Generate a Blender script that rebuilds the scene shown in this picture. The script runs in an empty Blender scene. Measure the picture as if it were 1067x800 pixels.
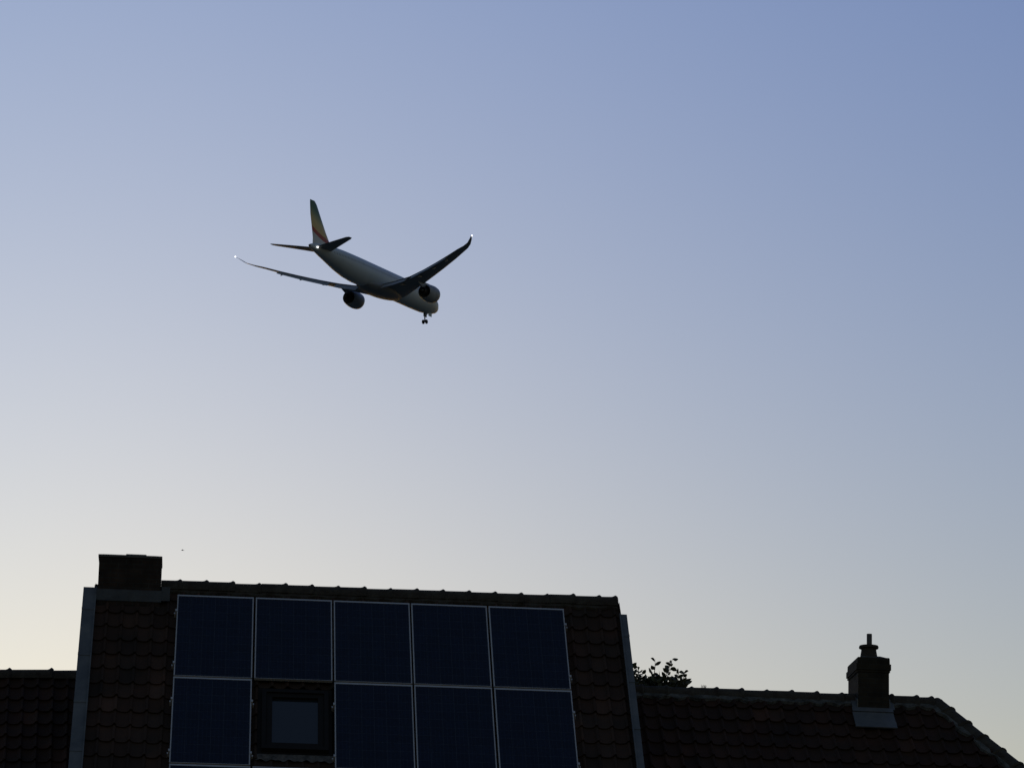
import bpy, bmesh, math, random
from mathutils import Vector, Matrix
R = math.radians
scene = bpy.context.scene
COL = scene.collection
EYE = 1.6

# ---------------------------------------------------------------- camera
cam = bpy.data.cameras.new('camera')
cam_o = bpy.data.objects.new('camera', cam)
COL.objects.link(cam_o)
cam.sensor_width = 36
cam.lens = 124.83
cam.clip_start = 0.1
cam.clip_end = 20000
cam_o.matrix_world = (Matrix.Translation((0, 0, EYE)) @ Matrix.Rotation(math.pi/2 + R(14.554), 4, 'X')
                      @ Matrix.Rotation(R(1.144), 4, 'Z'))
scene.camera = cam_o

# ---------------------------------------------------------------- sky and sun
SUN_EL, SUN_AZ = R(7.867), R(-8.56)
world = bpy.data.worlds.new('World')
scene.world = world
world.use_nodes = True
wt = world.node_tree
sky = wt.nodes.new('ShaderNodeTexSky')
sky.sky_type = 'NISHITA'
sky.sun_disc = False
sky.sun_elevation = SUN_EL
sky.sun_rotation = SUN_AZ
sky.air_density = 1.565
sky.dust_density = 0.539
sky.ozone_density = 0.907
wb = wt.nodes.new('ShaderNodeMix')
wb.data_type = 'RGBA'
wb.blend_type = 'MULTIPLY'
wb.inputs[0].default_value = 1
# dusk air: bluer scattering in the quarter of the sky where the sun sets, more neutral over the rest of the dome
w_tc = wt.nodes.new('ShaderNodeTexCoord')
w_dt = wt.nodes.new('ShaderNodeVectorMath')
w_dt.operation = 'DOT_PRODUCT'
w_dt.inputs[1].default_value = (0, 0.966, 0.259)
w_mr = wt.nodes.new('ShaderNodeMapRange')
w_mr.interpolation_type = 'SMOOTHSTEP'
w_mr.inputs[1].default_value = 0.45
w_mr.inputs[2].default_value = 0.975
w_gn = wt.nodes.new('ShaderNodeMix')
w_gn.data_type = 'RGBA'
w_gn.inputs[6].default_value = (0.45, 0.49, 0.70, 1)
# (the haze colour drifts a little with azimuth and height)
w_sp = wt.nodes.new('ShaderNodeSeparateXYZ')
wt.links.new(w_tc.outputs['Generated'], w_sp.inputs[0])
w_xz = wt.nodes.new('ShaderNodeMath')
w_xz.operation = 'MULTIPLY'
wt.links.new(w_sp.outputs['X'], w_xz.inputs[0])
wt.links.new(w_sp.outputs['Z'], w_xz.inputs[1])
w_last = None
for w_src, w_co in ((None, (0.396, 0.5312, 1.0905)), (w_sp.outputs['X'], (0.6051, 0.5167, -0.2061)),
                    (w_sp.outputs['Z'], (0.1678, 0.3008, 0.7714)), (w_xz.outputs[0], (-2.1055, -2.2912, -0.7648))):
    w_sc = wt.nodes.new('ShaderNodeVectorMath')
    w_sc.operation = 'SCALE'
    w_sc.inputs[0].default_value = w_co
    if w_src: wt.links.new(w_src, w_sc.inputs['Scale'])
    else: w_sc.inputs['Scale'].default_value = 1
    if w_last is None: w_last = w_sc.outputs[0]
    else:
        w_ad = wt.nodes.new('ShaderNodeVectorMath')
        wt.links.new(w_last, w_ad.inputs[0])
        wt.links.new(w_sc.outputs[0], w_ad.inputs[1])
        w_last = w_ad.outputs[0]
w_cl = wt.nodes.new('ShaderNodeVectorMath')
w_cl.operation = 'MAXIMUM'
w_cl.inputs[1].default_value = (0.25, 0.25, 0.25)
wt.links.new(w_last, w_cl.inputs[0])
wt.links.new(w_cl.outputs[0], w_gn.inputs[7])
wt.links.new(w_tc.outputs['Generated'], w_dt.inputs[0])
wt.links.new(w_dt.outputs['Value'], w_mr.inputs[0])
wt.links.new(w_mr.outputs[0], w_gn.inputs[0])
wt.links.new(w_gn.outputs[2], wb.inputs[7])
wt.links.new(sky.outputs[0], wb.inputs[6])
wt.links.new(wb.outputs[2], wt.nodes['Background'].inputs[0])
wt.nodes['Background'].inputs[1].default_value = 0.1

sun = bpy.data.lights.new('sun', 'SUN')
sun.energy = 0.04
sun.angle = R(0.5)
sun.color = (1.0, 0.72, 0.46)
sun_o = bpy.data.objects.new('sun', sun)
COL.objects.link(sun_o)
sd = Vector((math.sin(SUN_AZ)*math.cos(SUN_EL), math.cos(SUN_AZ)*math.cos(SUN_EL), math.sin(SUN_EL)))
sun_o.rotation_euler = sd.to_track_quat('Z', 'Y').to_euler()
sun_o.location = (0, 0, 40)

scene.view_settings.view_transform = 'Standard'
scene.view_settings.look = 'None'
scene.view_settings.exposure = 0
scene.view_settings.gamma = 1

# ---------------------------------------------------------------- helpers
rnd = random.Random(7)

class MB:
    """collects faces, links them as one mesh object"""
    def __init__(s):
        s.v = []; s.f = []; s.t = []
    def add(s, verts, faces, tone=1.0):
        b = len(s.v)
        s.v += [tuple(p) for p in verts]
        for f in faces:
            s.f.append([b+i for i in f]); s.t.append(tone)
    def box(s, x0, x1, y0, y1, z0, z1, tone=1.0, fn=None):
        P = [(x, y, z) for x in (x0, x1) for y in (y0, y1) for z in (z0, z1)]
        if fn: P = [fn(*p) for p in P]
        s.add(P, [(0,1,3,2),(4,6,7,5),(0,4,5,1),(2,3,7,6),(0,2,6,4),(1,5,7,3)], tone)
    def loft(s, rings, cap=True, closed=True, tone=1.0):
        n = len(rings[0]); V = [p for r in rings for p in r]; F = []
        for i in range(len(rings)-1):
            for j in range(n if closed else n-1):
                k = (j+1) % n
                F.append((i*n+j, i*n+k, (i+1)*n+k, (i+1)*n+j))
        if cap and closed:
            F.append(tuple(range(n))[::-1]); F.append(tuple(range((len(rings)-1)*n, len(rings)*n)))
        s.add(V, F, tone)
    def tube(s, pts, rad, seg=8):
        rings = []
        pts = [Vector(p) for p in pts]
        for i, p in enumerate(pts):
            d = (pts[min(i+1, len(pts)-1)] - pts[max(i-1, 0)]).normalized()
            a = d.orthogonal().normalized(); b = d.cross(a)
            r = rad[i] if isinstance(rad, (list, tuple)) else rad
            rings.append([p + a*(math.cos(2*math.pi*k/seg)*r) + b*(math.sin(2*math.pi*k/seg)*r) for k in range(seg)])
        # keep the rings from twisting
        for i in range(1, len(rings)):
            best = min(range(seg), key=lambda q: (rings[i][q]-rings[i-1][0]-(pts[i]-pts[i-1])).length)
            rings[i] = rings[i][best:] + rings[i][:best]
        s.loft(rings)
    def lathe(s, prof, seg=20, axis='Z', at=(0, 0, 0)):
        rings = []
        for r, h in prof:
            ring = []
            for k in range(seg):
                a = 2*math.pi*k/seg
                c, d = r*math.cos(a), r*math.sin(a)
                q = (c, d, h) if axis == 'Z' else ((h, c, d) if axis == 'X' else (c, h, d))
                ring.append((q[0]+at[0], q[1]+at[1], q[2]+at[2]))
            rings.append(ring)
        s.loft(rings)
    def build(s, name, mat, parent=None, smooth=False, tones=False, weld=False):
        me = bpy.data.meshes.new(name)
        me.from_pydata(s.v, [], s.f)
        if tones:
            at = me.color_attributes.new('tone', 'FLOAT_COLOR', 'CORNER')
            i = 0
            for p, t in zip(me.polygons, s.t):
                for _ in p.vertices:
                    at.data[i].color = (t, t, t, 1) if not isinstance(t, tuple) else (*t, 1); i += 1
        bm = bmesh.new(); bm.from_mesh(me)
        if weld: bmesh.ops.remove_doubles(bm, verts=bm.verts, dist=1e-4)
        bmesh.ops.recalc_face_normals(bm, faces=bm.faces)
        bm.to_mesh(me); bm.free()
        me.materials.append(mat)
        if smooth:
            for p in me.polygons: p.use_smooth = True
            if hasattr(me, 'set_sharp_from_angle'): me.set_sharp_from_angle(angle=R(40))
        o = bpy.data.objects.new(name, me)
        COL.objects.link(o)
        if parent: o.parent = parent
        return o

def tag(o, label=None, cat=None, group=None, kind=None):
    if label: o['label'] = label
    if cat: o['category'] = cat
    if group: o['group'] = group
    if kind: o['kind'] = kind
    return o

def empty(name, mat=None):
    o = bpy.data.objects.new(name, None)
    o.empty_display_size = 0.3
    COL.objects.link(o)
    if mat is not None: o.matrix_world = mat
    return o

def material(name, col, rough=0.8, metal=0.0, noise=None, bump=0.0, tone=False, spec=0.5, emit=None, scale=1.0):
    """Principled; noise=(second colour, scale, amount); tone multiplies by the per-piece shade stored in the mesh"""
    m = bpy.data.materials.new(name); m.use_nodes = True
    t = m.node_tree; b = t.nodes['Principled BSDF']
    b.inputs['Base Color'].default_value = (*col, 1)
    b.inputs['Roughness'].default_value = rough
    b.inputs['Metallic'].default_value = metal
    b.inputs['Specular IOR Level'].default_value = spec
    out = None
    tc = t.nodes.new('ShaderNodeTexCoord')
    if noise:
        n = t.nodes.new('ShaderNodeTexNoise'); n.inputs['Scale'].default_value = noise[1]
        n.inputs['Detail'].default_value = 6; n.inputs['Roughness'].default_value = 0.65
        t.links.new(tc.outputs['Object'], n.inputs['Vector'])
        r = t.nodes.new('ShaderNodeValToRGB')
        r.color_ramp.elements[0].position = 0.5 - noise[2]; r.color_ramp.elements[1].position = 0.5 + noise[2]
        r.color_ramp.elements[0].color = (*col, 1); r.color_ramp.elements[1].color = (*noise[0], 1)
        t.links.new(n.outputs['Fac'], r.inputs['Fac']); out = r.outputs['Color']
    if tone:
        a = t.nodes.new('ShaderNodeAttribute'); a.attribute_name = 'tone'
        mx = t.nodes.new('ShaderNodeMix'); mx.data_type = 'RGBA'; mx.blend_type = 'MULTIPLY'; mx.inputs[0].default_value = 1
        if out: t.links.new(out, mx.inputs[6])
        else: mx.inputs[6].default_value = (*col, 1)
        t.links.new(a.outputs['Color'], mx.inputs[7]); out = mx.outputs[2]
    if out: t.links.new(out, b.inputs['Base Color'])
    if bump:
        n2 = t.nodes.new('ShaderNodeTexNoise'); n2.inputs['Scale'].default_value = 60*scale; n2.inputs['Detail'].default_value = 4
        t.links.new(tc.outputs['Object'], n2.inputs['Vector'])
        bp = t.nodes.new('ShaderNodeBump'); bp.inputs['Strength'].default_value = bump; bp.inputs['Distance'].default_value = 0.01/scale
        t.links.new(n2.outputs['Fac'], bp.inputs['Height']); t.links.new(bp.outputs['Normal'], b.inputs['Normal'])
    if emit:
        b.inputs['Emission Color'].default_value = (*emit[0], 1); b.inputs['Emission Strength'].default_value = emit[1]
    return m

def brick_material(name, c1, c2, mortar):
    m = bpy.data.materials.new(name); m.use_nodes = True
    t = m.node_tree; b = t.nodes['Principled BSDF']; b.inputs['Roughness'].default_value = 0.9
    b.inputs['Specular IOR Level'].default_value = 0.25
    tc = t.nodes.new('ShaderNodeTexCoord'); sp = t.nodes.new('ShaderNodeSeparateXYZ')
    ad = t.nodes.new('ShaderNodeMath'); cb = t.nodes.new('ShaderNodeCombineXYZ')
    t.links.new(tc.outputs['Object'], sp.inputs[0])
    t.links.new(sp.outputs['X'], ad.inputs[0]); t.links.new(sp.outputs['Y'], ad.inputs[1])
    t.links.new(ad.outputs[0], cb.inputs['X']); t.links.new(sp.outputs['Z'], cb.inputs['Y'])
    br = t.nodes.new('ShaderNodeTexBrick')
    br.inputs['Color1'].default_value = (*c1, 1); br.inputs['Color2'].default_value = (*c2, 1)
    br.inputs['Mortar'].default_value = (*mortar, 1)
    br.inputs['Scale'].default_value = 1.0
    br.inputs['Mortar Size'].default_value = 0.006
    br.inputs['Brick Width'].default_value = 0.2; br.inputs['Row Height'].default_value = 0.062
    t.links.new(cb.outputs[0], br.inputs['Vector'])
    n = t.nodes.new('ShaderNodeTexNoise'); n.inputs['Scale'].default_value = 7; n.inputs['Detail'].default_value = 5
    t.links.new(tc.outputs['Object'], n.inputs['Vector'])
    mr = t.nodes.new('ShaderNodeMapRange'); mr.inputs[1].default_value = .3; mr.inputs[2].default_value = .7
    mr.inputs[3].default_value = .6; mr.inputs[4].default_value = 1.25
    t.links.new(n.outputs['Fac'], mr.inputs[0])
    mx = t.nodes.new('ShaderNodeMix'); mx.data_type = 'RGBA'; mx.blend_type = 'MULTIPLY'; mx.inputs[0].default_value = 1
    t.links.new(br.outputs['Color'], mx.inputs[6]); t.links.new(mr.outputs[0], mx.inputs[7])
    t.links.new(mx.outputs[2], b.inputs['Base Color'])
    bp = t.nodes.new('ShaderNodeBump'); bp.inputs['Strength'].default_value = .6; bp.inputs['Distance'].default_value = .006; bp.invert = True
    t.links.new(br.outputs['Fac'], bp.inputs['Height']); t.links.new(bp.outputs['Normal'], b.inputs['Normal'])
    return m

M = {}
M['tile'] = material('weathered clay pantile', (.068, .038, .027), .85, noise=((.036, .026, .020), 1.6, .16), bump=.35, tone=True, spec=.25)
M['ridge'] = material('weathered ridge tile', (.040, .032, .026), .9, noise=((.075, .070, .058), 9, .16), bump=.5, spec=.2)
M['tile_red'] = material('dark red clay tile', (.056, .024, .014), .85, noise=((.024, .017, .011), 1.8, .22), bump=.35, tone=True, spec=.25)
M['mortar'] = material('lichen covered mortar', (.035, .036, .033), .95, noise=((.15, .155, .15), 6, .13), bump=.6, spec=.2)
M['zinc'] = material('weathered zinc', (.19, .20, .20), .55, metal=.3, noise=((.095, .11, .125), 3, .2), bump=.15)
M['lead'] = material('lead flashing', (.075, .088, .105), .6, metal=.3, noise=((.035, .042, .052), 6, .2), bump=.3)
M['brick'] = brick_material('soot darkened brick', (.045, .030, .022), (.030, .022, .018), (.04, .038, .034))
M['brick2'] = brick_material('old brown brick', (.040, .033, .022), (.026, .022, .016), (.036, .036, .030))
M['brick_wall'] = brick_material('house brick', (.22, .10, .07), (.17, .08, .055), (.25, .24, .21))
M['concrete'] = material('sooty concrete', (.06, .06, .055), .9, noise=((.10, .10, .095), 8, .2), bump=.5)
M['alu'] = material('anodised aluminium', (.78, .76, .73), .4, metal=.6, noise=((.62, .61, .59), 4, .25))
M['dark_frame'] = material('dark brown window frame', (.009, .008, .007), .7, noise=((.014, .012, .010), 5, .2), spec=.25)
M['clay'] = material('blackened clay pot', (.035, .028, .022), .8, noise=((.05, .04, .03), 20, .2), bump=.4)
M['steel'] = material('dull steel', (.08, .08, .085), .5, metal=.6)
M['leaf'] = material('dark green leaf', (.045, .060, .025), .55, tone=True, noise=((.06, .055, .03), 3, .3))
M['bark'] = material('grey brown bark', (.06, .045, .032), .9, noise=((.03, .024, .018), 12, .2), bump=.6)
M['grass'] = material('rough grass', (.080, .092, .072), .95, noise=((.11, .115, .10), .3, .2), spec=.2)
M['moss'] = material('moss', (.03, .04, .015), .95, bump=.5)
M['bird'] = material('dark plumage', (.03, .03, .035), .7)

def glass_material(name, base, rough, coat_tint=None):
    m = material(name, base, rough, spec=.6)
    return m
M['pane'] = glass_material('roof window glass', (.012, .018, .024), .12)
M['pane'].node_tree.nodes['Principled BSDF'].inputs['IOR'].default_value = 1.9

# solar cells: six by ten polycrystalline cells with busbars under glass, laid out in the panel's own metres
def cell_material():
    m = bpy.data.materials.new('polycrystalline solar cells'); m.use_nodes = True
    t = m.node_tree; b = t.nodes['Principled BSDF']
    b.inputs['Roughness'].default_value = .16; b.inputs['IOR'].default_value = 1.45
    tc = t.nodes.new('ShaderNodeTexCoord')
    br = t.nodes.new('ShaderNodeTexBrick'); br.offset = 0; br.squash = 1
    br.inputs['Scale'].default_value = 1; br.inputs['Brick Width'].default_value = .1575; br.inputs['Row Height'].default_value = .1585
    br.inputs['Mortar Size'].default_value = .0022; br.inputs['Mortar'].default_value = (.034, .042, .062, 1)
    br.inputs['Color1'].default_value = (.0025, .007, .023, 1); br.inputs['Color2'].default_value = (.0035, .0095, .030, 1)
    mp = t.nodes.new('ShaderNodeMapping'); mp.inputs['Location'].default_value = (-.0225, .0325, 0)
    t.links.new(tc.outputs['Object'], mp.inputs[0]); t.links.new(mp.outputs[0], br.inputs['Vector'])
    w = t.nodes.new('ShaderNodeTexWave'); w.wave_type = 'BANDS'; w.bands_direction = 'X'
    w.inputs['Scale'].default_value = 6.35*.995; w.inputs['Distortion'].default_value = 0
    t.links.new(mp.outputs[0], w.inputs['Vector'])
    r = t.nodes.new('ShaderNodeValToRGB'); r.color_ramp.elements[0].position = .965; r.color_ramp.elements[1].position = .995
    r.color_ramp.elements[0].color = (0, 0, 0, 1); r.color_ramp.elements[1].color = (.010, .013, .022, 1)
    t.links.new(w.outputs['Fac'], r.inputs[0])
    v = t.nodes.new('ShaderNodeTexVoronoi'); v.inputs['Scale'].default_value = 45
    t.links.new(tc.outputs['Object'], v.inputs['Vector'])
    mr = t.nodes.new('ShaderNodeMapRange'); mr.inputs[3].default_value = .7; mr.inputs[4].default_value = 1.35
    sx = t.nodes.new('ShaderNodeSeparateColor'); t.links.new(v.outputs['Color'], sx.inputs[0]); t.links.new(sx.outputs[0], mr.inputs[0])
    mx = t.nodes.new('ShaderNodeMix'); mx.data_type = 'RGBA'; mx.blend_type = 'MULTIPLY'; mx.inputs[0].default_value = 1
    t.links.new(br.outputs['Color'], mx.inputs[6]); t.links.new(mr.outputs[0], mx.inputs[7])
    m2 = t.nodes.new('ShaderNodeMix'); m2.data_type = 'RGBA'; m2.blend_type = 'ADD'; m2.inputs[0].default_value = 1
    t.links.new(mx.outputs[2], m2.inputs[6]); t.links.new(r.outputs[0], m2.inputs[7])
    t.links.new(m2.outputs[2], b.inputs['Base Color'])
    return m
M['cells'] = cell_material()

# ---------------------------------------------------------------- ground
g = MB()
NS = 64
rings = []
for rr in (0.01, 30, 120, 500, 2000, 9000):
    rings.append([(rr*math.cos(2*math.pi*k/NS), rr*math.sin(2*math.pi*k/NS), 0) for k in range(NS)])
g.loft(rings, cap=False)
tag(g.build('ground', M['grass'], weld=False), kind='structure')

# ---------------------------------------------------------------- house builder
class Frame:
    """house frame: u along the ridge, y away from the camera, z up; S(u, v, n) runs down the front slope"""
    def __init__(s, name, origin, yaw, slope, y0, z0, tilt=0.0):
        s.e = empty(name, Matrix.Translation(origin) @ Matrix.Rotation(R(yaw), 4, 'Z') @ Matrix.Rotation(R(tilt), 4, 'Y'))
        s.o = origin; s.y0, s.z0 = y0, z0
        s.c, s.s = math.cos(R(slope)), math.sin(R(slope))
        s.slope = R(slope); s.yaw = R(yaw)
    def S(s, u, v, n):
        return (u, s.y0 - v*s.c - n*s.s, s.z0 - v*s.s + n*s.c)
    def B(s, u, v, n):
        return (u, s.y0 + v*s.c + n*s.s, s.z0 - v*s.s + n*s.c)
    def world_slope(s, u, v, n):
        """matrix with its x along the ridge, y up the slope and z out of the roof"""
        p = s.e.matrix_world @ Vector(s.S(u, v, n))
        return Matrix.Translation(p) @ Matrix.Rotation(s.yaw, 4, 'Z') @ Matrix.Rotation(s.slope, 4, 'X')

def pantiles(mb, fn, u0, u1, v0, v1, pitch=.195, course=.283, seed=1, hue=(1, 1, 1), lim=None, amp=.046, skip=None):
    rr = random.Random(seed)
    nc = int(math.ceil((v1-v0)/course)); nt = int(math.ceil((u1-u0)/pitch))
    prof = [(0, .55), (.04, .2), (.12, .06), (.3, 0), (.5, .02), (.66, .12), (.76, .4), (.84, .85), (.91, 1.0), (.97, .9), (1.0, .62)]
    for i in range(nc):
        a = v0 + i*course; b = a + course
        shift = rr.uniform(-.006, .006)
        for j in range(nt):
            uj = u0 + j*pitch
            if skip and skip(uj + pitch/2, (a+b)/2): continue
            t = rr.uniform(.74, 1.2); w = rr.uniform(-.05, .07)
            if rr.random() < .03: t *= 1.4
            tone = (t*(1+w)*hue[0], t*hue[1], t*(1-w)*hue[2])
            lift = rr.uniform(-.004, .006); slip = rr.uniform(-.007, .009) + shift; tilt = rr.uniform(-.012, .012)
            top, bot, dn, V = [], [], [], []
            for q, h in prof:
                uu = uj + q*pitch + tilt*0
                k = min(uu, u1)
                sc = .016*(math.sin(math.pi*q))          # the hanging curve of the tile's lower edge
                vb = b + slip + sc + tilt*(q-.5)
                va = a - .03
                if lim:
                    V.append((min(k, lim(va)), va, h*amp*.75 - .002, min(k, lim(vb)), vb, h*amp + .024 + lift))
                else:
                    V.append((k, va, h*amp*.75 - .002, k, vb, h*amp + .024 + lift))
            if V[-1][3] - V[0][3] < 1e-4: continue
            P = [fn(x[0], x[1], x[2]) for x in V] + [fn(x[3], x[4], x[5]) for x in V] + [fn(x[3], x[4]-.004, x[5]-.02) for x in V]
            n = len(prof); F = []
            for k in range(n-1):
                F.append((k, k+1, n+k+1, n+k)); F.append((n+k, n+k+1, 2*n+k+1, 2*n+k))
            F.append((0, n, 2*n)); F.append((n-1, 2*n-1, 3*n-1))
            mb.add(P, F, tone)

def ridge_run(mb, p0, p1, r, step, start=0.0, seed=3, side=None, bump=.022):
    """half round ridge tiles with a raised collar at each joint, along p0-p1"""
    rr = random.Random(seed)
    p0, p1 = Vector(p0), Vector(p1); L = (p1-p0).length; d = (p1-p0)/L
    a = side.normalized() if side else d.cross(Vector((0, 0, 1))).normalized()
    up = a.cross(d).normalized()
    if up.z < 0: up = -up
    x = -start; 
    while x < L - .03:
        j = rr.uniform(-.006, .006); jr = rr.uniform(-.004, .004)
        s0, s1 = max(x, 0), min(x+step, L)
        prof = [(s0, 0.0), (s1-.085, 0.003), (s1-.06, bump*.35), (s1-.038, bump*.95), (s1-.028, bump*1.05), (s1-.006, bump*.45), (s1, 0)]
        rings = []
        for q, dr in prof:
            if q < s0: continue
            c = p0 + d*q
            ring = []
            for k in range(11):
                th = math.pi*(-.02 + 1.04*k/10)
                R_ = r + dr + jr
                ring.append(c + a*math.cos(th)*R_*1.02 + up*(math.sin(th)*R_ + j - .35*r))
            rings.append(ring)
        if len(rings) > 1: mb.loft(rings, cap=False, closed=False)
        # end disc closes the hollow of the last tile
        x += step
    for q in (0, L):
        c = p0 + d*q
        ring = [c + a*math.cos(math.pi*k/10)*r*.98 + up*(math.sin(math.pi*k/10)*r*.98 - .35*r) for k in range(11)]
        mb.add(ring, [tuple(range(11))])

def gutter(mb, F, u0, u1, v):
    p = Vector(F.S(0, v, 0)); rings = []
    for u in (u0, u1):
        ring = []
        for k in range(9):
            th = math.pi*k/8
            ring.append((u, p.y - .05 - math.cos(th)*.07, p.z - .02 - math.sin(th)*.07))
        for k in range(8, -1, -1):
            th = math.pi*k/8
            ring.append((u, p.y - .05 - math.cos(th)*.064, p.z - .02 - math.sin(th)*.064))
        rings.append(ring)
    mb.loft(rings)

def house_shell(F, u0, u1, half, matname, ground, drop=.16, inset=.02):
    """gabled brick box under the roof, its top following the slopes"""
    ye = half; ze = F.z0 - half*math.tan(F.slope)
    w = MB()
    h = half - .35
    zt = F.z0 - drop/F.c
    zs = zt - h*math.tan(F.slope)
    sec = lambda u: [(u, F.y0-h, ground), (u, F.y0-h, zs), (u, F.y0, zt), (u, F.y0+h, zs), (u, F.y0+h, ground)]
    w.loft([sec(u0+inset), sec(u1-inset)])
    return w.build('wall', matname, F.e)

def deck(mb, F, u0, u1, v1, lim=None):
    """the boarding under the tiles, a closed slab on each slope"""
    for fn in (F.S, F.B):
        mb.box(u0, u1, .0, v1, -.09, -.012, .25, fn)

# ================================================================ the middle house
MH = Frame('brick_house', (-4.2917, 45.3956, 8.8751+EYE), 5.043, 49.154, .287, .149)
tag(MH.e, 'tall middle house carrying solar panels, a roof window and a wide brick chimney', 'house')
GZ = -(8.8751+EYE)
house_shell(MH, -1.19, 5.85, 5.0, M['brick_wall'], GZ)
PV = .30; PN = .12        # the panel plane in slope metres: v = PV + panel v, n = PN
VE = 7.7
rf = MB()
sky_hole = lambda u, v: (1.08 < u < 1.97) and (PV+1.78 < v < PV+3.02)
pantiles(rf, MH.S, -1.075, 5.812, .03, VE, seed=11, skip=sky_hole)
pantiles(rf, MH.B, -1.075, 5.812, .03, VE, seed=12)
deck(rf, MH, -1.085, 5.815, VE)
rf.build('roof', M['tile'], MH.e, tones=True)
rg = MB()
ridge_run(rg, (-.22, MH.y0, MH.z0), (5.79, MH.y0, MH.z0), .125, .345, start=.07, seed=5)
rg.build('ridge_cap', M['ridge'], MH.e, smooth=True)
bd = MB()
for sgn in (-1, 1):
    pts = []
    n = 60
    a_, b_ = [], []
    for i in range(n+1):
        u = -.22 + 6.0*i/n
        wv = .02*math.sin(i*2.1) + .012*math.sin(i*5.3)
        a_.append((u, .10)); b_.append((u, .165+wv))
    fn = MH.S if sgn < 0 else MH.B
    bd.loft([[fn(u, v, .055) for u, v in a_], [fn(u, v, .05) for u, v in b_], [fn(u, v+.01, .02) for u, v in b_]], cap=False, closed=False)
bd.build('ridge_mortar', M['ridge'], MH.e)
# zinc verge strips: flat top, raised inner lip, outer fascia
def verge(u_in, u_out, v0):
    z = MB(); s = 1 if u_out > u_in else -1
    lo, hi = sorted((u_in, u_out))
    for fn in (MH.S, MH.B):
        z.box(lo, hi, v0, VE+.02, .068, .082, 1, fn)
        a, b = sorted((u_in, u_in + s*.018)); z.box(a, b, v0+.003, VE+.018, .084, .102, 1, fn)
        a, b = sorted((u_out - s*.012, u_out)); z.box(a, b, v0+.003, VE+.018, -.20, .066, 1, fn)
    for k in range(8):          # lapped joints
        z.box(lo-.002, hi+.002, v0+.42+k*.93, v0+.47+k*.93, .0835, .0885, 1, MH.S)
    o = z.build('verge_trim', M['zinc'], MH.e)
    return o
tag(verge(-1.050, -1.222, .17), 'wide blue grey zinc verge strip on the left roof edge')
tag(verge(5.785, 5.885, .33), 'narrow zinc verge strip on the right roof edge')
gt = MB(); gutter(gt, MH, -1.2, 5.86, VE); gt.build('gutter', M['zinc'], MH.e)

# wide brick chimney straddling the ridge
ch = MB()
CZ = .455
def ring(x0, x1, y0, y1, z): return [(x0, y0, z), (x1, y0, z), (x1, y1, z), (x0, y1, z)]
ch.loft([ring(-1.035, -.225, -.02, .58, -.55), ring(-1.035, -.225, -.02, .58, CZ)])
co = ch.build('chimney', M['brick'], MH.e)
cp = MB()
cp.loft([ring(-1.047, -.219, -.035, .6, CZ+.001), ring(-1.047, -.219, -.035, .6, CZ+.03), ring(-.98, -.30, .05, .5, CZ+.05)])
cp.loft([ring(-.70, -.42, .10, .42, CZ+.040), ring(-.69, -.43, .11, .41, CZ+.075)])
cp.build('chimney_cap', M['concrete'], co)
fl = MB()
# apron below the front face, laid over the tiles, and the upstand against the brick
n = 40
rows = []
for v, nn in ((PV-.115, .10), (PV-.02, .075), (PV+.05, .07), (PV+.055, .045)):
    rows.append([MH.S(-1.045 + (.945)*i/n, v + (.012*math.sin(i*2.5) if v > PV+.03 else 0), nn + .006*math.sin(i*1.9)) for i in range(n+1)])
fl.loft(rows, cap=False, closed=False)
fl.box(-1.05, -.21, -.034, -.022, -.12, .03)
fl.box(-.21, -.10, -.03, .56, -.1, .085)
fl.build('chimney_flashing', M['lead'], MH.e)

# roof window in the gap of the second panel row
sw = MB()
def fr(mb, u0, u1, v0, v1, w, n0, n1, fn=MH.S, tone=1):
    mb.box(u0, u1, v0, v0+w, n0, n1, tone, fn); mb.box(u0, u1, v1-w, v1, n0, n1, tone, fn)
    mb.box(u0, u0+w, v0+w, v1-w, n0, n1, tone, fn); mb.box(u1-w, u1, v0+w, v1-w, n0, n1, tone, fn)
fr(sw, 1.12, 1.955, PV+1.83, PV+2.97, .055, -.08, .10)
wo = sw.build('roof_window', M['dark_frame'], MH.e)
s2 = MB(); fr(s2, 1.178, 1.897, PV+1.888, PV+2.912, .072, -.02, .082); s2.build('sash', M['dark_frame'], wo)
s3 = MB(); s3.box(1.245, 1.83, PV+1.95, PV+2.85, .02, .045, 1, MH.S); s3.build('glass', M['pane'], wo)
s4 = MB(); fr(s4, 1.05, 2.0, PV+1.74, PV+3.03, .068, -.06, .035)
s4.build('window_flashing', M['dark_frame'], wo)
s5 = MB()     # pleated lead apron under the window
n = 60; rows = []
for v, k in ((PV+3.02, 0), (PV+3.05, .6), (PV+3.10, 1), (PV+3.135, 1)):
    rows.append([MH.S(1.04 + .97*i/n, v + (.012*math.sin(i*.9) if k == 1 else 0), .045 + k*.012*math.sin(i*2*math.pi/12)) for i in range(n+1)])
s5.loft(rows, cap=False, closed=False)
s5.build('window_apron', material('pale lead apron', (.035, .035, .033), .8, noise=((.15, .145, .14), 14, .2), bump=.5), wo)

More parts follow.
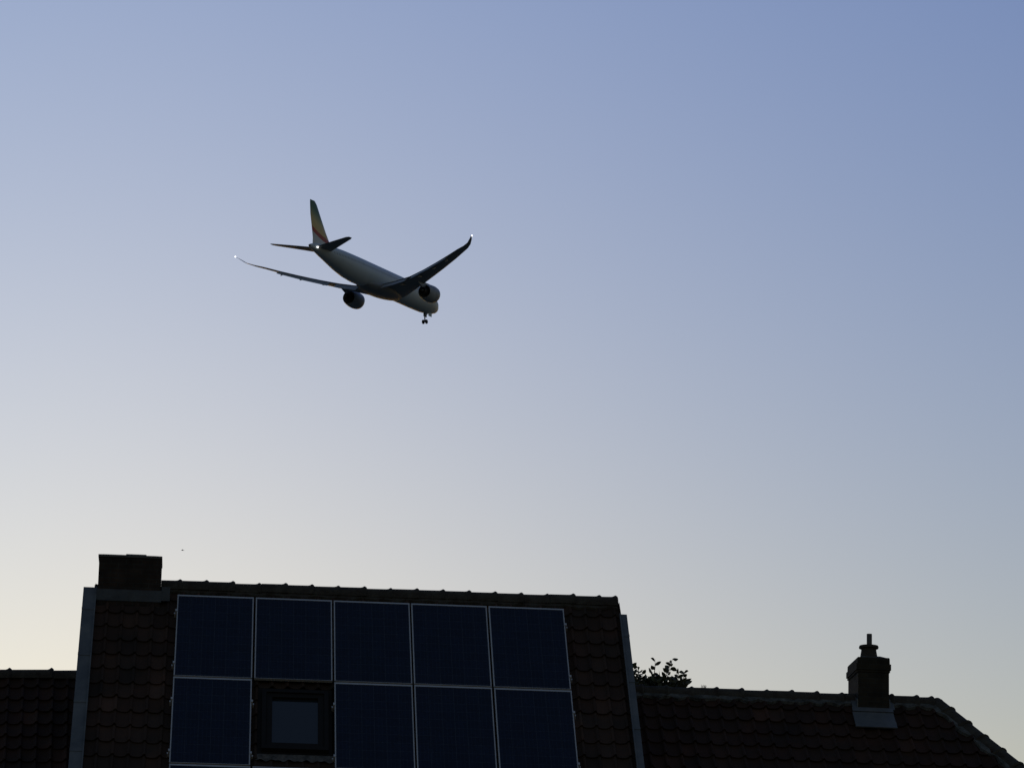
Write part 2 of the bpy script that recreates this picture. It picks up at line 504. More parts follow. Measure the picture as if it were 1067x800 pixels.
# ================================================================ solar panels, each lying on the roof
PW, PH, PITCH, ROWP = .99, 1.65, 1.015, 1.67
def make_panel():
    e = empty('solar_panel')
    f = MB(); w = .024; d = .038
    b = .007          # rounded outer arris of the extrusion
    def bar(p, q, a, c):      # cross-section swept between two mitred ends
        f.loft([p, q])
    def sec_(fn, o, i): return [fn(o, -d), fn(o, -b), fn(o+(i-o)*.25, 0), fn(i, 0), fn(i, -d)]
    wt_, wb_, ws_ = .036, .005, .015
    bar(sec_(lambda y, z: (0, y, z), 0, -wt_), sec_(lambda y, z: (PW, y, z), 0, -wt_), 0, 0)
    f.box(0, PW, -PH, -PH+wb_, -d, -.001)
    for o, i in ((0, ws_), (PW, PW-ws_)):
        bar([(x, -PH+wb_, z) for x, z in ((o, -d), (o, -.006), (o+(i-o)*.35, -.0005), (i, -.0005), (i, -d))],
            [(x, -wt_, z) for x, z in ((o, -d), (o, -.006), (o+(i-o)*.35, -.0005), (i, -.0005), (i, -d))], 0, 0)
    f.build('frame', M['alu'], e)
    c = MB(); c.box(ws_+.0005, PW-ws_-.0005, -PH+wb_+.0005, -wt_-.0005, -.03, -.004)
    c.build('cell_sheet', M['cells'], e)
    return e
def clamp(e, x, y, s):
    k = MB()
    k.box(x+s*.001, x+s*.018, y-.022, y+.022, -.08, .004); k.box(x - s*.010, x+s*.018, y-.02, y+.02, .005, .009)
    k.box(x+s*.001, x+s*.034, y-.014, y+.014, -.11, -.045)
    k.build('clamp', M['alu'], e)
proto = make_panel()
rown = ['top', 'middle', 'bottom']
coln = ['leftmost', 'second from the left', 'centre', 'second from the right', 'rightmost']
first = True
for r_ in range(3):
    for c_ in range(5):
        if r_ == 1 and c_ == 1: continue
        if first: p = proto; first = False
        else:
            p = proto.copy(); COL.objects.link(p)
            for chd in proto.children[:2]:
                if chd.name.startswith('clamp'): continue
                q = chd.copy(); COL.objects.link(q); q.parent = p
        p.matrix_world = MH.world_slope(c_*PITCH + rnd.uniform(-.003, .003), PV + r_*ROWP + rnd.uniform(-.003, .003), PN)
        if r_ == 1:
            lab = {0: 'dark blue solar panel left of the roof window, in the middle row',
                   2: 'dark blue solar panel right of the roof window, in the middle row',
                   3: 'dark blue solar panel, second from the right in the middle row',
                   4: 'dark blue solar panel at the right end of the middle row'}[c_]
        elif r_ == 2:
            lab = {0: 'dark blue solar panel in the cut off bottom row, at its left end',
                   1: 'dark blue solar panel in the cut off bottom row, directly below the roof window',
                   2: 'dark blue solar panel in the cut off bottom row, the centre one',
                   3: 'dark blue solar panel in the cut off bottom row, second from the right',
                   4: 'dark blue solar panel in the cut off bottom row, at its right end'}[c_]
        else:
            lab = {0: 'dark blue solar panel at the left end of the top row, beside the wide chimney',
                   1: 'dark blue solar panel in the top row, directly above the roof window',
                   2: 'dark blue solar panel in the middle of the top row under the ridge',
                   3: 'dark blue solar panel, second from the right in the top row',
                   4: 'dark blue solar panel at the right end of the top row'}[c_]
        tag(p, lab, 'solar panel', 'solar panels on the roof')
        p['_rc'] = r_*10 + c_
todo = [(o, o['_rc']) for o in COL.objects if '_rc' in o]
for o, rc in todo:
    del o['_rc']
    r_, c_ = divmod(rc, 10)
    if c_ == 0 or (r_ == 1 and c_ == 2):
        for y in ((-.34, -1.40) if not (r_ == 1) else (-.44, -1.43)): clamp(o, 0, y, -1)
    if c_ == 4 or (r_ == 1 and c_ == 0):
        for y in ((-.34, -1.40) if not (r_ == 1) else (-.44, -1.43)): clamp(o, PW, y, 1)

# ================================================================ the lower house to the right, hipped at its right end
RH_o = Vector((5.7142, 46.7039, 9.538))
RH = Frame('hipped_house', RH_o, 5.0, 42, 0, -.075, .3)
tag(RH.e, 'lower house at right with a dark red tiled hip roof and one slim chimney', 'house')
GR = -RH_o.z
HR = 5.0; RISE = HR*math.tan(RH.slope); HA = HR*.74       # eaves half depth, rise, run of the hipped end
VR = HR/RH.c
U0 = -4.15
hw = MB()
h = HR-.35
zt = RH.z0-.2; zs = zt - h*math.tan(RH.slope)
hw.add([(U0, -h, GR), (U0, -h, zs), (U0, 0, zt), (U0, h, zs), (U0, h, GR),
        (h*.74, -h, GR), (h*.74, -h, zs), (0, 0, zt), (h*.74, h, zs), (h*.74, h, GR)],
       [(0,1,2,3,4), (0,5,6,1), (1,6,7,2), (2,7,8,3), (3,8,9,4), (5,9,8,7,6)] )
hw.build('wall', M['brick_wall'], RH.e)
rr_ = MB()
lim = lambda v: max(v, 0)*RH.c*.74
pantiles(rr_, RH.S, U0, HA, .02, VR, pitch=.205, course=.30, seed=21, lim=lim)
pantiles(rr_, RH.B, U0, HA, .02, VR, pitch=.205, course=.30, seed=22, lim=lim)
# deck slabs that follow the hip
for fn in (RH.S, RH.B):
    rr_.loft([[fn(U0, 0, -.1), fn(0, 0, -.1), fn(HA, VR, -.1), fn(U0, VR, -.1)],
              [fn(U0, 0, -.012), fn(0, 0, -.012), fn(HA, VR, -.012), fn(U0, VR, -.012)]], tone=.25)
# hipped end: tiles on the triangle
es = math.atan2(RISE, HA); ec, esn = math.cos(es), math.sin(es)
def E(y, v, n): return (v*ec + n*esn, y, RH.z0 - v*esn + n*ec)
VEn = RISE/esn
def pant_end():
    rr = random.Random(5)
    nc = int(VEn/.3)
    for i in range(nc):
        a, b = i*.3, i*.3+.3
        wa = a*ec/.74; wb = b*ec/.74
        nt = max(1, int(2*wb/.205))
        for j in range(nt):
            y0, y1 = -wb + 2*wb*j/nt, -wb + 2*wb*(j+1)/nt
            t = rr.uniform(.6, 1.25)
            cl = lambda y: max(-wa, min(wa, y))
            ym = (y0+y1)/2
            P = [E(cl(y0), a, .03), E(cl(ym), a, .0), E(cl(y1), a, .03), E(y0, b, .055), E(ym, b+.01, .025), E(y1, b, .055), E(y0, b, .03), E(ym, b, .0), E(y1, b, .03)]
            rr_.add(P, [(0,1,4,3), (1,2,5,4), (3,4,7,6), (4,5,8,7)], (t, t, t))
pant_end()
rr_.loft([[E(0, 0, -.1), E(-HR, VEn, -.1), E(HR, VEn, -.1)], [E(0, 0, -.012), E(-HR, VEn, -.012), E(HR, VEn, -.012)]], tone=.25)
rr_.build('roof', M['tile_red'], RH.e, tones=True)
rg = MB()
ridge_run(rg, (U0, 0, RH.z0), (-.03, 0, RH.z0), .125, .335, start=.1, seed=9)
rg.build('ridge_cap', M['ridge'], RH.e, smooth=True)
hp = MB()
for sg in (-1, 1):
    ridge_run(hp, (.0, 0, RH.z0+.01), (HA, sg*HR, RH.z0-RISE+.01), .12, .36, start=.05, seed=10+sg, side=Vector((HR*.9, -sg*HA*-1, 0)) if False else None)
hp.build('hip_cap', M['ridge'], RH.e, smooth=True)
bd = MB()
for fn in (RH.S, RH.B):
    n = 50
    P1 = [(U0 + (-U0)*i/n, .09) for i in range(n+1)]
    bd.loft([[fn(u, v, .06) for u, v in P1],
             [fn(u, .19 + .025*math.sin(i*1.7) + .018*math.sin(i*4.1), .058) for i, (u, v) in enumerate(P1)],
             [fn(u, .20 + .025*math.sin(i*1.7) + .018*math.sin(i*4.1), .02) for i, (u, v) in enumerate(P1)]], cap=False, closed=False)
    n = 70
    A, Bq, Cq = [], [], []
    for i in range(n+1):
        v = .1 + (VR-.15)*i/n; w = .15 + .03*math.sin(i*1.3) + .02*math.sin(i*3.7)
        A.append(fn(lim(v)-.06, v, .06)); Bq.append(fn(max(lim(v)-w-.02, U0), v, .056)); Cq.append(fn(lim(v)-w-.035, v, .02))
    bd.loft([A, Bq, Cq], cap=False, closed=False)
bd.build('ridge_mortar', M['mortar'], RH.e)
gt = MB(); gutter(gt, RH, U0, HA, VR); gt.build('gutter', M['zinc'], RH.e)

# slim chimney with corbelled head, clay pot and pipe
CU0, CU1, CY0, CY1 = -1.09, -.675, -.24, .47
CT = .465
c2 = MB()
def rg4(e, z): return ring(CU0-e, CU1+e, CY0-e, CY1+e, z)
c2.loft([rg4(0, -1.0), rg4(0, CT-.20), rg4(.012, CT-.199), rg4(.012, CT-.17), rg4(.024, CT-.169), rg4(.024, CT-.09), rg4(.01, CT-.089), rg4(.008, CT-.012), rg4(0, CT)])
c2o = c2.build('chimney', M['brick2'], RH.e)
cpm = MB()
cpm.loft([ring(CU0+.02, CU1-.02, CY0+.02, CY1-.02, CT+.001), ring(CU0+.10, CU1-.10, CY0+.1, CY1-.1, CT+.035)])
cpm.build('mortar_cap', M['concrete'], c2o)
pot = MB(); PCX, PCY = (CU0+CU1)/2-.03, CY0+.18
pot.lathe([(.118, CT-.01), (.112, CT+.05), (.100, CT+.125), (.103, CT+.14), (.128, CT+.148), (.132, CT+.165), (.124, CT+.185), (.085, CT+.187), (.085, CT+.10)], 24, at=(PCX, PCY, 0))
po = pot.build('chimney_pot', M['clay'], c2o, smooth=True)
pp = MB(); pp.lathe([(.036, CT+.1), (.036, CT+.345), (.030, CT+.345), (.030, CT+.1)], 16, at=(PCX+.008, PCY, 0)); pp.build('flue_pipe', M['steel'], c2o, smooth=True)
lf = MB()
vf = -CY0/RH.c
lf.box(CU0-.09, CU1+.04, vf-.02, vf+.07, .078, .086, 1, RH.S)
lf.box(CU0-.095, CU1+.035, vf+.075, vf+.30, .062, .074, 1, RH.S)
lf.box(CU0-.10, CU1+.035, vf+.304, vf+.45, .074, .09, 1, RH.S)
for s, ux in ((-1, CU0), (1, CU1)):
    a, b = sorted((ux+s*.004, ux+s*.075))
    lf.box(a, b, .04, vf-.023, .05, .066, 1, RH.S)
    a, b = sorted((ux+s*.003, ux+s*.014))
    lf.add([(a, CY0-.01, -.28), (b, CY0-.01, -.28), (a, CY0-.01, -.10), (b, CY0-.01, -.10), (a, .12, .02), (b, .12, .02), (a, .12, -.12), (b, .12, -.12)],
           [(0,1,3,2), (2,3,5,4), (4,5,7,6), (0,6,7,1), (0,2,4,6), (1,7,5,3)])
lf.build('chimney_flashing', M['zinc'], RH.e)

# ================================================================ the lower house to the left
LH_o = Vector((-6.0525, 46.8699, 9.6947))
LH = Frame('tiled_house', LH_o, 6.5, 41, 0, -.075, -2.1)
tag(LH.e, 'low neighbouring house at left showing only a plain tiled roof and ridge', 'house')
house_shell(LH, -7.0, .55, 4.8, M['brick_wall'], -LH_o.z)
lr = MB()
VL = 4.8/LH.c
pantiles(lr, LH.S, -7.0, .62, .02, VL, pitch=.195, course=.30, seed=31)
pantiles(lr, LH.B, -7.0, .62, .02, VL, pitch=.195, course=.30, seed=32)
deck(lr, LH, -7.0, .6, VL)
lr.build('roof', M['tile_red'], LH.e, tones=True)
rg = MB()
ridge_run(rg, (-7.0, 0, LH.z0), (.62, 0, LH.z0), .12, .555, start=.555-(7.0-.555*12)+.02-.035, seed=13, bump=.028)
rg.build('ridge_cap', M['ridge'], LH.e, smooth=True)
gt = MB(); gutter(gt, LH, -7.0, .6, VL); gt.build('gutter', M['zinc'], LH.e)

# ================================================================ tree behind the roofs
def leaf(mb, p, d, nrm, L, W, rr, tone):
    d = d.normalized(); s = d.cross(nrm).normalized(); n2 = s.cross(d)
    out = []
    for t, w in ((0, .04), (.25, .75), (.5, 1), (.78, .68), (1, .03)):
        c = p + d*(t*L) - n2*(.18*L*t*t)
        out.append((c - s*(w*W/2) + n2*(.12*W*w), c, c + s*(w*W/2) + n2*(.12*W*w)))
    V = [q for o in out for q in o]; F = []
    for i in range(4):
        F.append((i*3, i*3+1, i*3+4, i*3+3)); F.append((i*3+1, i*3+2, i*3+5, i*3+4))
    mb.add(V, F, tone)
rt = random.Random(42)
top = Vector((2.1566, 50.392, 10.4544))
tree = empty('leafy_tree', Matrix.Translation((top.x, top.y, 0)))
tag(tree, 'dark leafy tree top showing between the tall middle roof and the right roof', 'tree')
Ht = top.z
tk = MB()
tk.tube([(0, 0, -.1), (.03, .02, 1.2), (-.04, .05, 2.6), (.02, 0, 4.2), (0, .03, 6.0), (.05, 0, Ht-2.2)], [.24, .19, .17, .14, .10, .05], 10)
ends = []
for i in range(16):
    a = i*2.4; z0 = 3.0 + (Ht-5.2)*i/16
    L = 1.9 - .9*i/16
    p0 = Vector((0, 0, z0)); p2 = p0 + Vector((math.cos(a)*L, math.sin(a)*L, .9+.6*rt.random()))
    pm = (p0+p2)/2 + Vector((0, 0, -.12)) 
    tk.tube([p0, pm, p2], [.07, .045, .018], 6); ends.append(p2)
cr = MB(); tw = tk
def shoot(base, tip, nl, L, spread=1.0):
    base, tip = Vector(base), Vector(tip)
    tw.tube([base, base.lerp(tip, .5)+Vector((rt.uniform(-.02, .02), 0, 0)), tip], [.007, .005, .002], 5)
    for k in range(nl):
        t = (k+.5)/nl
        p = base.lerp(tip, t)
        a = k*2.4 + rt.random()
        ax = (tip-base).normalized()
        o = ax.orthogonal().normalized(); q = ax.cross(o)
        d = (o*math.cos(a) + q*math.sin(a))*spread + ax*rt.uniform(.2, .9) + Vector((0, 0, rt.uniform(-.5, .2)))
        leaf(cr, p, d, Vector((rt.gauss(0, 1), rt.gauss(0, 1), rt.gauss(0, .6))), L*rt.uniform(.7, 1.2), L*rt.uniform(.5, .7), rt, rt.uniform(.6, 1.4))
# crown volume
cz = Ht - 2.3
for i in range(1500):
    while True:
        x, y, z = rt.uniform(-1, 1), rt.uniform(-1, 1), rt.uniform(-1, 1)
        rr2 = x*x+y*y+z*z
        if .25 < rr2 < 1 : break
    c = Vector((x*1.55 - .55, y*1.5, cz + z*2.15))
    if math.sin(c.x*3.1+c.z*2)*math.sin(c.y*2.7-c.z*2.3) > .45: continue
    b = c
    d = Vector((x, y, z+.5)).normalized()*rt.uniform(.12, .28)
    shoot(b, b+d, 5, .085)
# the sprigs that stand out above the roofs
PX = 73.0     # photograph pixels per metre at the tree
def sprig(x0, y0, x1, y1, nl, L=.085, depth=0.0):
    f = lambda x, y: ((x-684)/PX, depth, Ht + (700-y)/PX*1.0)
    shoot(f(x0, y0), f(x1, y1), nl, L)
for s_ in [(662, 716, 659, 688, 9), (668, 718, 664, 694, 10), (672, 718, 669, 697, 9), (678, 720, 680, 700, 12), (681, 706, 682, 688, 4),
           (686, 720, 690, 704, 12), (692, 718, 698, 690, 14), (696, 704, 701, 686, 6), (699, 720, 703, 702, 9), (707, 722, 713, 708, 6),
           (709, 718, 713, 699, 6), (708, 722, 714, 706, 8), (690, 724, 683, 709, 12), (676, 724, 688, 714, 12), (700, 724, 714, 716, 8), (664, 724, 676, 714, 10)]:
    sprig(*s_, L=.10, depth=rt.uniform(-.25, .25))
for i in range(64):
    x = rt.uniform(660, 712); y = rt.uniform(712, 726) if x < 712 else rt.uniform(716, 726)
    sprig(x, y, x + rt.uniform(-7, 7), y - rt.uniform(5, 12 if 674 < x < 704 else 8), 6, L=.095, depth=rt.uniform(-.35, .35))
tk.build('trunk', M['bark'], tree)
cr.build('crown', M['leaf'], tree, tones=True)

# small moss tuft on the right ridge
ms = MB()
mu = -3.12
for i in range(18):
    a = rt.uniform(0, 6.28); p = Vector((mu + rt.uniform(-.03, .03), rt.uniform(-.03, .03), RH.z0+.07))
    d = Vector((math.cos(a)*.5+.35, math.sin(a)*.5, 1)).normalized()
    leaf(ms, p, d, Vector((1, .3, 0)), rt.uniform(.03, .07), .016, rt, 1)
mo = ms.build('roof_weed', M['moss'])
mo.matrix_world = RH.e.matrix_world
tag(mo, 'tiny weed tuft growing on the right roof ridge beside the tree top', 'weed')

# ================================================================ the airliner
AX = Vector((-32.994, 777.707, 226.60+EYE))
hd, pt, bk = 0.43908, 0.0590, 0.02638
fw = Vector((math.sin(hd)*math.cos(pt), math.cos(hd)*math.cos(pt), math.sin(pt)))
lf0 = Vector((-math.cos(hd), math.sin(hd), 0)); up0 = fw.cross(lf0)
lfv = lf0*math.cos(bk) + up0*math.sin(bk); upv = fw.cross(lfv)
Rm = Matrix((fw, lfv, upv)).transposed().to_4x4()
# the plane's own frame: x aft positive in the tables below, converted to forward here
plane = empty('airliner', Matrix.Translation(AX) @ Rm)
tag(plane, 'twin engine airliner with green yellow and red tail fin descending with its nose wheel down', 'airplane')
def A(x, y, z): return (33.0 - x, y, z)

def fuselage_material():
    m = material('white aircraft paint', (.70, .78, .83), .45, noise=((.60, .67, .72), .25, .25), spec=.4)
    t = m.node_tree; b = t.nodes['Principled BSDF']
    src = b.inputs['Base Color'].links[0].from_socket
    tc = t.nodes.new('ShaderNodeTexCoord'); sp = t.nodes.new('ShaderNodeSeparateXYZ'); t.links.new(tc.outputs['Object'], sp.inputs[0])
    def rng(sock, lo, hi):
        a = t.nodes.new('ShaderNodeMath'); a.operation = 'GREATER_THAN'; a.inputs[1].default_value = lo; t.links.new(sock, a.inputs[0])
        c = t.nodes.new('ShaderNodeMath'); c.operation = 'LESS_THAN'; c.inputs[1].default_value = hi; t.links.new(sock, c.inputs[0])
        d = t.nodes.new('ShaderNodeMath'); d.operation = 'MULTIPLY'; t.links.new(a.outputs[0], d.inputs[0]); t.links.new(c.outputs[0], d.inputs[1])
        return d.outputs[0]
    fr_ = t.nodes.new('ShaderNodeMath'); fr_.operation = 'FRACT'
    ml = t.nodes.new('ShaderNodeMath'); ml.operation = 'MULTIPLY'; ml.inputs[1].default_value = 1/.62
    t.links.new(sp.outputs['X'], ml.inputs[0]); t.links.new(ml.outputs[0], fr_.inputs[0])
    w1 = rng(fr_.outputs[0], .28, .72); w2 = rng(sp.outputs['Z'], .62, 1.1); w3 = rng(sp.outputs['X'], -21, 26)
    q = t.nodes.new('ShaderNodeMath'); q.operation = 'MULTIPLY'; t.links.new(w1, q.inputs[0]); t.links.new(w2, q.inputs[1])
    q2 = t.nodes.new('ShaderNodeMath'); q2.operation = 'MULTIPLY'; t.links.new(q.outputs[0], q2.inputs[0]); t.links.new(w3, q2.inputs[1])
    mx = t.nodes.new('ShaderNodeMix'); mx.data_type = 'RGBA'; t.links.new(q2.outputs[0], mx.inputs[0]); t.links.new(src, mx.inputs[6])
    mx.inputs[7].default_value = (.36, .38, .40, 1)
    t.links.new(mx.outputs[2], b.inputs['Base Color'])
    return m
M['fus'] = fuselage_material()
M['wing'] = material('grey aircraft paint', (.34, .36, .39), .5, spec=.35, noise=((.27, .29, .31), .4, .25))
M['nac'] = material('engine cowling', (.46, .50, .55), .45, spec=.3, noise=((.28, .30, .33), .8, .25))
M['tyre'] = material('tyre rubber', (.02, .02, .02), .9)
M['hot'] = material('engine metal', (.10, .095, .09), .4, metal=.7)
M['strobe'] = material('white navigation light', (.9, .9, .9), .3, emit=((1.0, .98, .95), 3.5))

def fin_material():
    """white fin root, red swoosh, golden feather and dark green above, set out in the fin's own metres"""
    m = bpy.data.materials.new('tail fin livery'); m.use_nodes = True
    t = m.node_tree; b = t.nodes['Principled BSDF']; b.inputs['Roughness'].default_value = .35
    tc = t.nodes.new('ShaderNodeTexCoord'); sp = t.nodes.new('ShaderNodeSeparateXYZ'); t.links.new(tc.outputs['Object'], sp.inputs[0])
    # coordinate: height plus a curved slant with distance forward
    def mth(op, a, bb):
        n = t.nodes.new('ShaderNodeMath'); n.operation = op
        for i, s in enumerate((a, bb)):
            if s is None: continue
            if isinstance(s, (int, float)): n.inputs[i].default_value = s
            else: t.links.new(s, n.inputs[i])
        return n.outputs[0]
    xf = mth('ADD', sp.outputs['X'], 27.5)                 # 0 near the trailing edge, grows forward
    h = mth('ADD', mth('ADD', sp.outputs['Z'], -2.4), mth('MULTIPLY', xf, .38))
    h = mth('ADD', h, mth('MULTIPLY', mth('MULTIPLY', xf, xf), -.02))
    r = t.nodes.new('ShaderNodeValToRGB'); r.color_ramp.interpolation = 'LINEAR'
    t.links.new(mth('DIVIDE', h, 10.0), r.inputs[0])
    st = [(0, (.72, .74, .76)), (.19, (.72, .74, .76)), (.205, (.46, .05, .03)), (.29, (.50, .06, .03)), (.31, (.80, .58, .22)),
          (.48, (.72, .58, .24)), (.62, (.26, .34, .18)), (.72, (.06, .18, .11)), (1, (.05, .16, .10))]
    e = r.color_ramp.elements
    e[0].position, e[0].color = st[0][0], (*st[0][1], 1); e[1].position, e[1].color = st[-1][0], (*st[-1][1], 1)
    for p, c in st[1:-1]:
        k = e.new(p); k.color = (*c, 1)
    t.links.new(r.outputs[0], b.inputs['Base Color'])
    return m
M['fin'] = fin_material()

# fuselage
sec = [(-1.3, .06, .06, -1.05), (-.95, .75, .70, -1.0), (-.3, 1.25, 1.2, -.85), (.9, 1.85, 1.8, -.58), (2.9, 2.45, 2.42, -.28), (5.7, 2.82, 2.85, -.06), (9, 2.9, 2.97, 0),
       (40, 2.9, 2.97, 0), (44, 2.82, 2.82, .12), (48, 2.55, 2.48, .42), (52, 2.1, 2.0, .74), (56, 1.55, 1.5, .95), (59, .98, 1.0, 1.0), (61.2, .5, .56, .92), (61.9, .3, .34, .88)]
fb = MB(); rings = []
for x, a, b_, zc in sec:
    rings.append([A(x, a*math.cos(2*math.pi*k/40), zc + b_*math.sin(2*math.pi*k/40)) for k in range(40)])
fb.loft(rings)
fus = fb.build('fuselage', M['fus'], plane, smooth=True)
bf = MB(); rings = []
for i in range(13):
    t_ = i/12; x = 17.5 + 21*t_; s_ = math.sin(math.pi*min(max(t_, .02), .98))**.55
    rings.append([A(x, 3.25*s_*math.cos(2*math.pi*k/24), -2.25 + 1.45*s_*math.sin(2*math.pi*k/24)) for k in range(24)])
bf.loft(rings)
bf.build('belly_fairing', M['wing'], plane, smooth=True)
ap = MB(); ap.lathe([(.24, 62.81-0), (.22, 63.0)], 14, 'X', (0, 0, 0))
ap = MB(); ap.lathe([(.25, 0), (.2, -.25)], 14, 'X', A(61.92, 0, .88)); ap.build('exhaust', M['hot'], plane)

def airfoil(n=9):
    up = [(0, 0), (.02, .032), (.08, .058), (.25, .075), (.45, .07), (.7, .042), (1, .003)]
    lo = [(.98, -.004), (.7, -.018), (.45, -.034), (.25, -.04), (.08, -.032), (.02, -.018)]
    return up + lo
AF = airfoil()
def wing_mesh(st, sgn, tk_=1.0, vertical=False, twist=None):
    mb = MB(); rings = []
    for (y, xle, ch_, z, *rest) in st:
        th = rest[0] if rest else 1.0
        cant = rest[1] if len(rest) > 1 else 0.0      # rolls the section for upswept tips
        ring_ = []
        for px_, pz in AF:
            q = pz*ch_*th*tk_
            if vertical: ring_.append(A(xle+px_*ch_, q if True else 0, z))
            else: ring_.append(A(xle+px_*ch_, sgn*(y - q*math.sin(cant)), z + q*math.cos(cant)))
        rings.append(ring_)
    mb.loft(rings)
    return mb
WS = [(1.5, 18.6, 13.4, -2.0, .9), (3.0, 19.6, 12.2, -1.8, 1.0), (6.2, 22.0, 9.6, -1.25, 1.0), (9.8, 24.6, 7.4, -.6, .95), (14, 27.7, 6.0, .25, .9), (18, 30.6, 5.0, 1.15, .85),
      (22, 33.5, 4.0, 2.15, .8), (25, 35.8, 3.2, 2.95, .8), (27, 37.5, 2.4, 3.4, .7, .2), (28.4, 39.1, 1.7, 3.82, .6, .35), (29.4, 40.6, 1.05, 4.55, .6, .55), (30.06, 42.0, .42, 4.95, .6, .75)]
for sgn, nm in ((1, 'left'), (-1, 'right')):
    w_ = wing_mesh(WS, sgn, 1.25).build('wing', M['wing'], plane, smooth=True)
    # extended flaps hanging below and behind the trailing edge
    def wsa(y):
        for a, b_ in zip(WS[:-1], WS[1:]):
            if a[0] <= y <= b_[0]:
                k = (y-a[0])/(b_[0]-a[0]); return [a[i]+(b_[i]-a[i])*k for i in range(4)]
    for y0, y1, c0, c1 in ((3.3, 9.0, 2.4, 1.9), (10.6, 21.5, 1.8, 1.1)):
        f_ = MB(); rings = []
        for y, c_ in ((y0, c0), ((y0+y1)/2, (c0+c1)/2), (y1, c1)):
            _, xl, cc, z = wsa(y)
            te = xl+cc
            rings.append([A(te-.25+q*c_*math.cos(.52), sgn*y, z-.22-q*c_*math.sin(.52)+pz*c_*1.3) for q, pz in AF])
        f_.loft(rings); f_.build('flap', M['wing'], w_, smooth=True)
    for y in (6.8, 12.2, 17.0, 21.0):
        _, xl, cc, z = wsa(y)
        L = 3.6 - .1*y; k_ = MB(); rings = []
        for q, rad in ((0, .03), (.15, .16), (.4, .24), (.65, .2), (.9, .08), (1, .03)):
            xx = xl+cc*.62 + q*L; zz = z-.35-.25*math.sin(q*math.pi*.5) - max(0, q-.45)*.7
            rings.append([A(xx, sgn*(y+rad*.6*math.cos(2*math.pi*k/10)), zz+rad*math.sin(2*math.pi*k/10)) for k in range(10)])
        k_.loft(rings); k_.build('flap_fairing', M['wing'], w_, smooth=True)
    n_ = MB()
    n_.lathe([(.02, -.16), (.11, -.11), (.16, 0), (.11, .11), (.02, .16)], 12, 'X', A(42.0, sgn*30.1, 5.0))
    n_.build('navigation_light', M['strobe'], w_)
    # engine
    ex, ey, ez = 19.6, sgn*9.75, -2.45
    en = MB()
    en.lathe([(1.50, -.9), (1.56, -.1), (1.72, 0), (1.88, -.25), (2.0, -1.2), (1.97, -2.6), (1.76, -4.0), (1.56, -4.7), (1.46, -4.72), (1.46, -4.0), (1.15, -3.2)], 32, 'X', A(ex, ey, ez))
    # the lathe runs aft from the lip
    eo = en.build('engine', M['nac'], plane, smooth=True)
    cn = MB(); cn.lathe([(.95, -3.2), (.92, -4.4), (.72, -5.6), (.66, -5.62), (.5, -5.2), (.42, -5.6), (.08, -6.5)], 24, 'X', A(ex, ey, ez)); cn.build('exhaust_nozzle', M['hot'], eo, smooth=True)
    fnn = MB(); fnn.lathe([(1.49, -.9), (1.49, -.95)], 24, 'X', A(ex, ey, ez)); fnn.build('fan', M['tyre'], eo)
    py_ = MB()
    P = []
    for yy in (-.22, .22):
        P += [A(ex+1.0, ey+yy, ez+1.75), A(ex+6.2, ey+yy, ez+.7), A(ex+8.9, ey+yy, -.75), A(ex+7.3, ey+yy, -.45), A(ex+2.6, ey+yy, ez+2.05)]
    py_.add(P, [(0,1,2,3,4), (9,8,7,6,5), (0,5,6,1), (1,6,7,2), (2,7,8,3), (3,8,9,4), (4,9,5,0)])
    py_.build('pylon', M['nac'], eo)
    # tailplane
    tp = wing_mesh([(.4, 53.6, 6.4, .95, 1.0), (2.0, 54.9, 5.7, 1.1, 1.0), (5.5, 57.4, 4.1, 1.5, .9), (9.3, 60.2, 2.3, 1.9, .8), (9.9, 60.9, 1.3, 1.96, .6)], sgn)
    tp.build('tailplane', M['wing'], plane, smooth=True)
# fin
fn_ = wing_mesh([(0, 48.6, 12.0, 1.6, .6), (0, 52.4, 8.2, 3.0, .8), (0, 54.6, 6.6, 5.2, .8), (0, 57.2, 4.9, 8.2, .8), (0, 59.2, 3.2, 10.6, .8), (0, 60.2, 2.2, 11.3, .7)], 1, vertical=True)
fn_.build('tail_fin', M['fin'], plane, smooth=True)
tl = MB(); tl.lathe([(.02, -.2), (.14, -.14), (.2, 0), (.14, .14), (.02, .2)], 12, 'X', A(59.9, -.95, .9))
tl.build('tail_light', M['strobe'], plane)
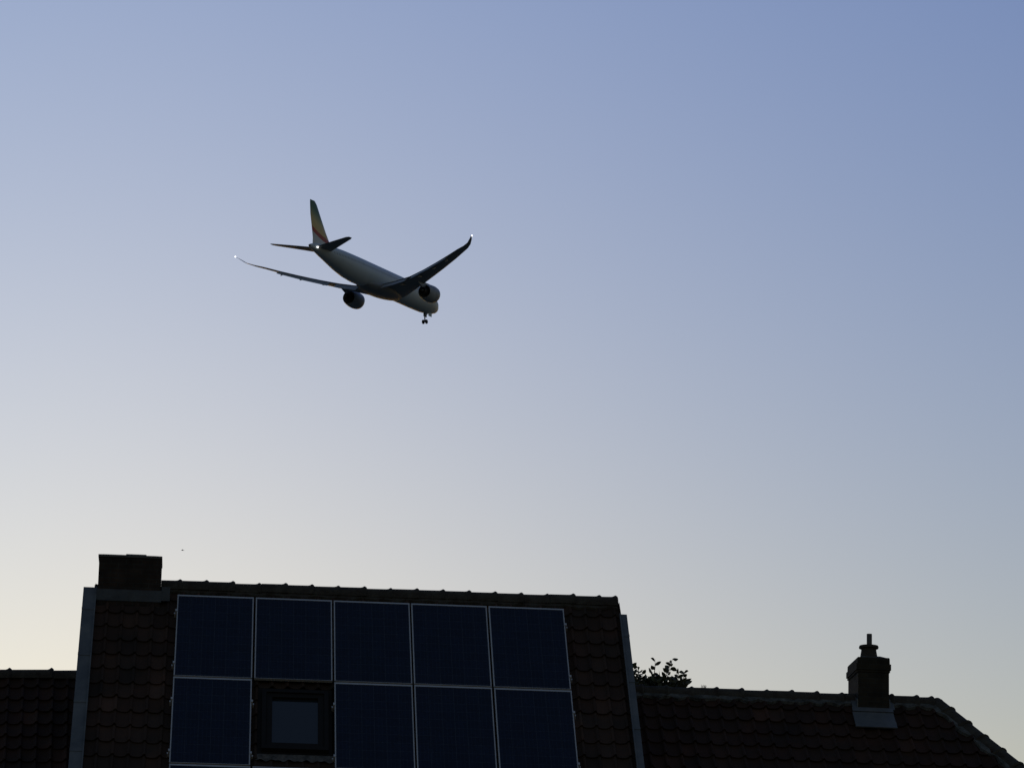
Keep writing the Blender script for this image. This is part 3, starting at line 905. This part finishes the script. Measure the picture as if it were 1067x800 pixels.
# nose gear
ng = MB()
ng.tube([A(4.4, 0, -2.4), A(4.2, 0, -4.9)], [.17, .13], 10)
ng.tube([A(4.3, 0, -3.9), A(2.8, 0, -2.6)], [.08, .08], 8)
ng.tube([A(4.2, -.55, -4.9), A(4.2, .55, -4.9)], .09, 8)
go = ng.build('nose_gear', M['steel'], plane)
for s_ in (-1, 1):
    wh = MB(); wh.lathe([(.2, -.17), (.46, -.17), (.52, -.08), (.52, .08), (.46, .17), (.2, .17)], 20, 'Y', A(4.2, s_*.42, -4.9)); wh.build('wheel', M['tyre'], go, smooth=True)
    dr = MB()
    b0 = sorted((s_*.62, s_*.68))
    dr.box(33-3.7, 33-2.0, b0[0], b0[1], -3.4, -2.3); dr.build('gear_door', M['fus'], go)

# ================================================================ a far bird above the wide chimney
bp = Vector((-38.592, 411.6522, 87.3855))
bird = MB()
bird.loft([[Vector((x, r_*math.cos(2*math.pi*k/8), r_*math.sin(2*math.pi*k/8))) for k in range(8)] for x, r_ in ((-.2, .01), (-.12, .03), (0, .045), (.09, .035), (.13, .022), (.17, .004))])
for s_ in (-1, 1):
    bird.add([(.06, s_*.03, 0), (-.07, s_*.03, 0), (.03, s_*.14, .06), (-.05, s_*.14, .055), (-.04, s_*.27, .03), (.06, s_*.03, .012), (-.07, s_*.03, .008), (.03, s_*.14, .07), (-.05, s_*.14, .062)],
             [(0,1,3,2), (2,3,4), (5,7,8,6), (7,4,8), (0,2,7,5), (2,4,7), (1,6,8,3), (3,8,4)])
bird.add([(-.15, -.02, 0), (-.15, .02, 0), (-.27, .035, 0), (-.27, -.035, 0), (-.15, -.02, .008), (-.15, .02, .008), (-.27, .035, .008), (-.27, -.035, .008)],
         [(0,1,2,3), (4,7,6,5), (0,3,7,4), (1,5,6,2), (2,6,7,3), (0,4,5,1)])
bo = bird.build('bird', M['bird'], smooth=True)
bo.location = bp; bo.rotation_euler = (0, 0, R(200))
tag(bo, 'tiny far bird flying in the clear sky above the wide chimney', 'bird')
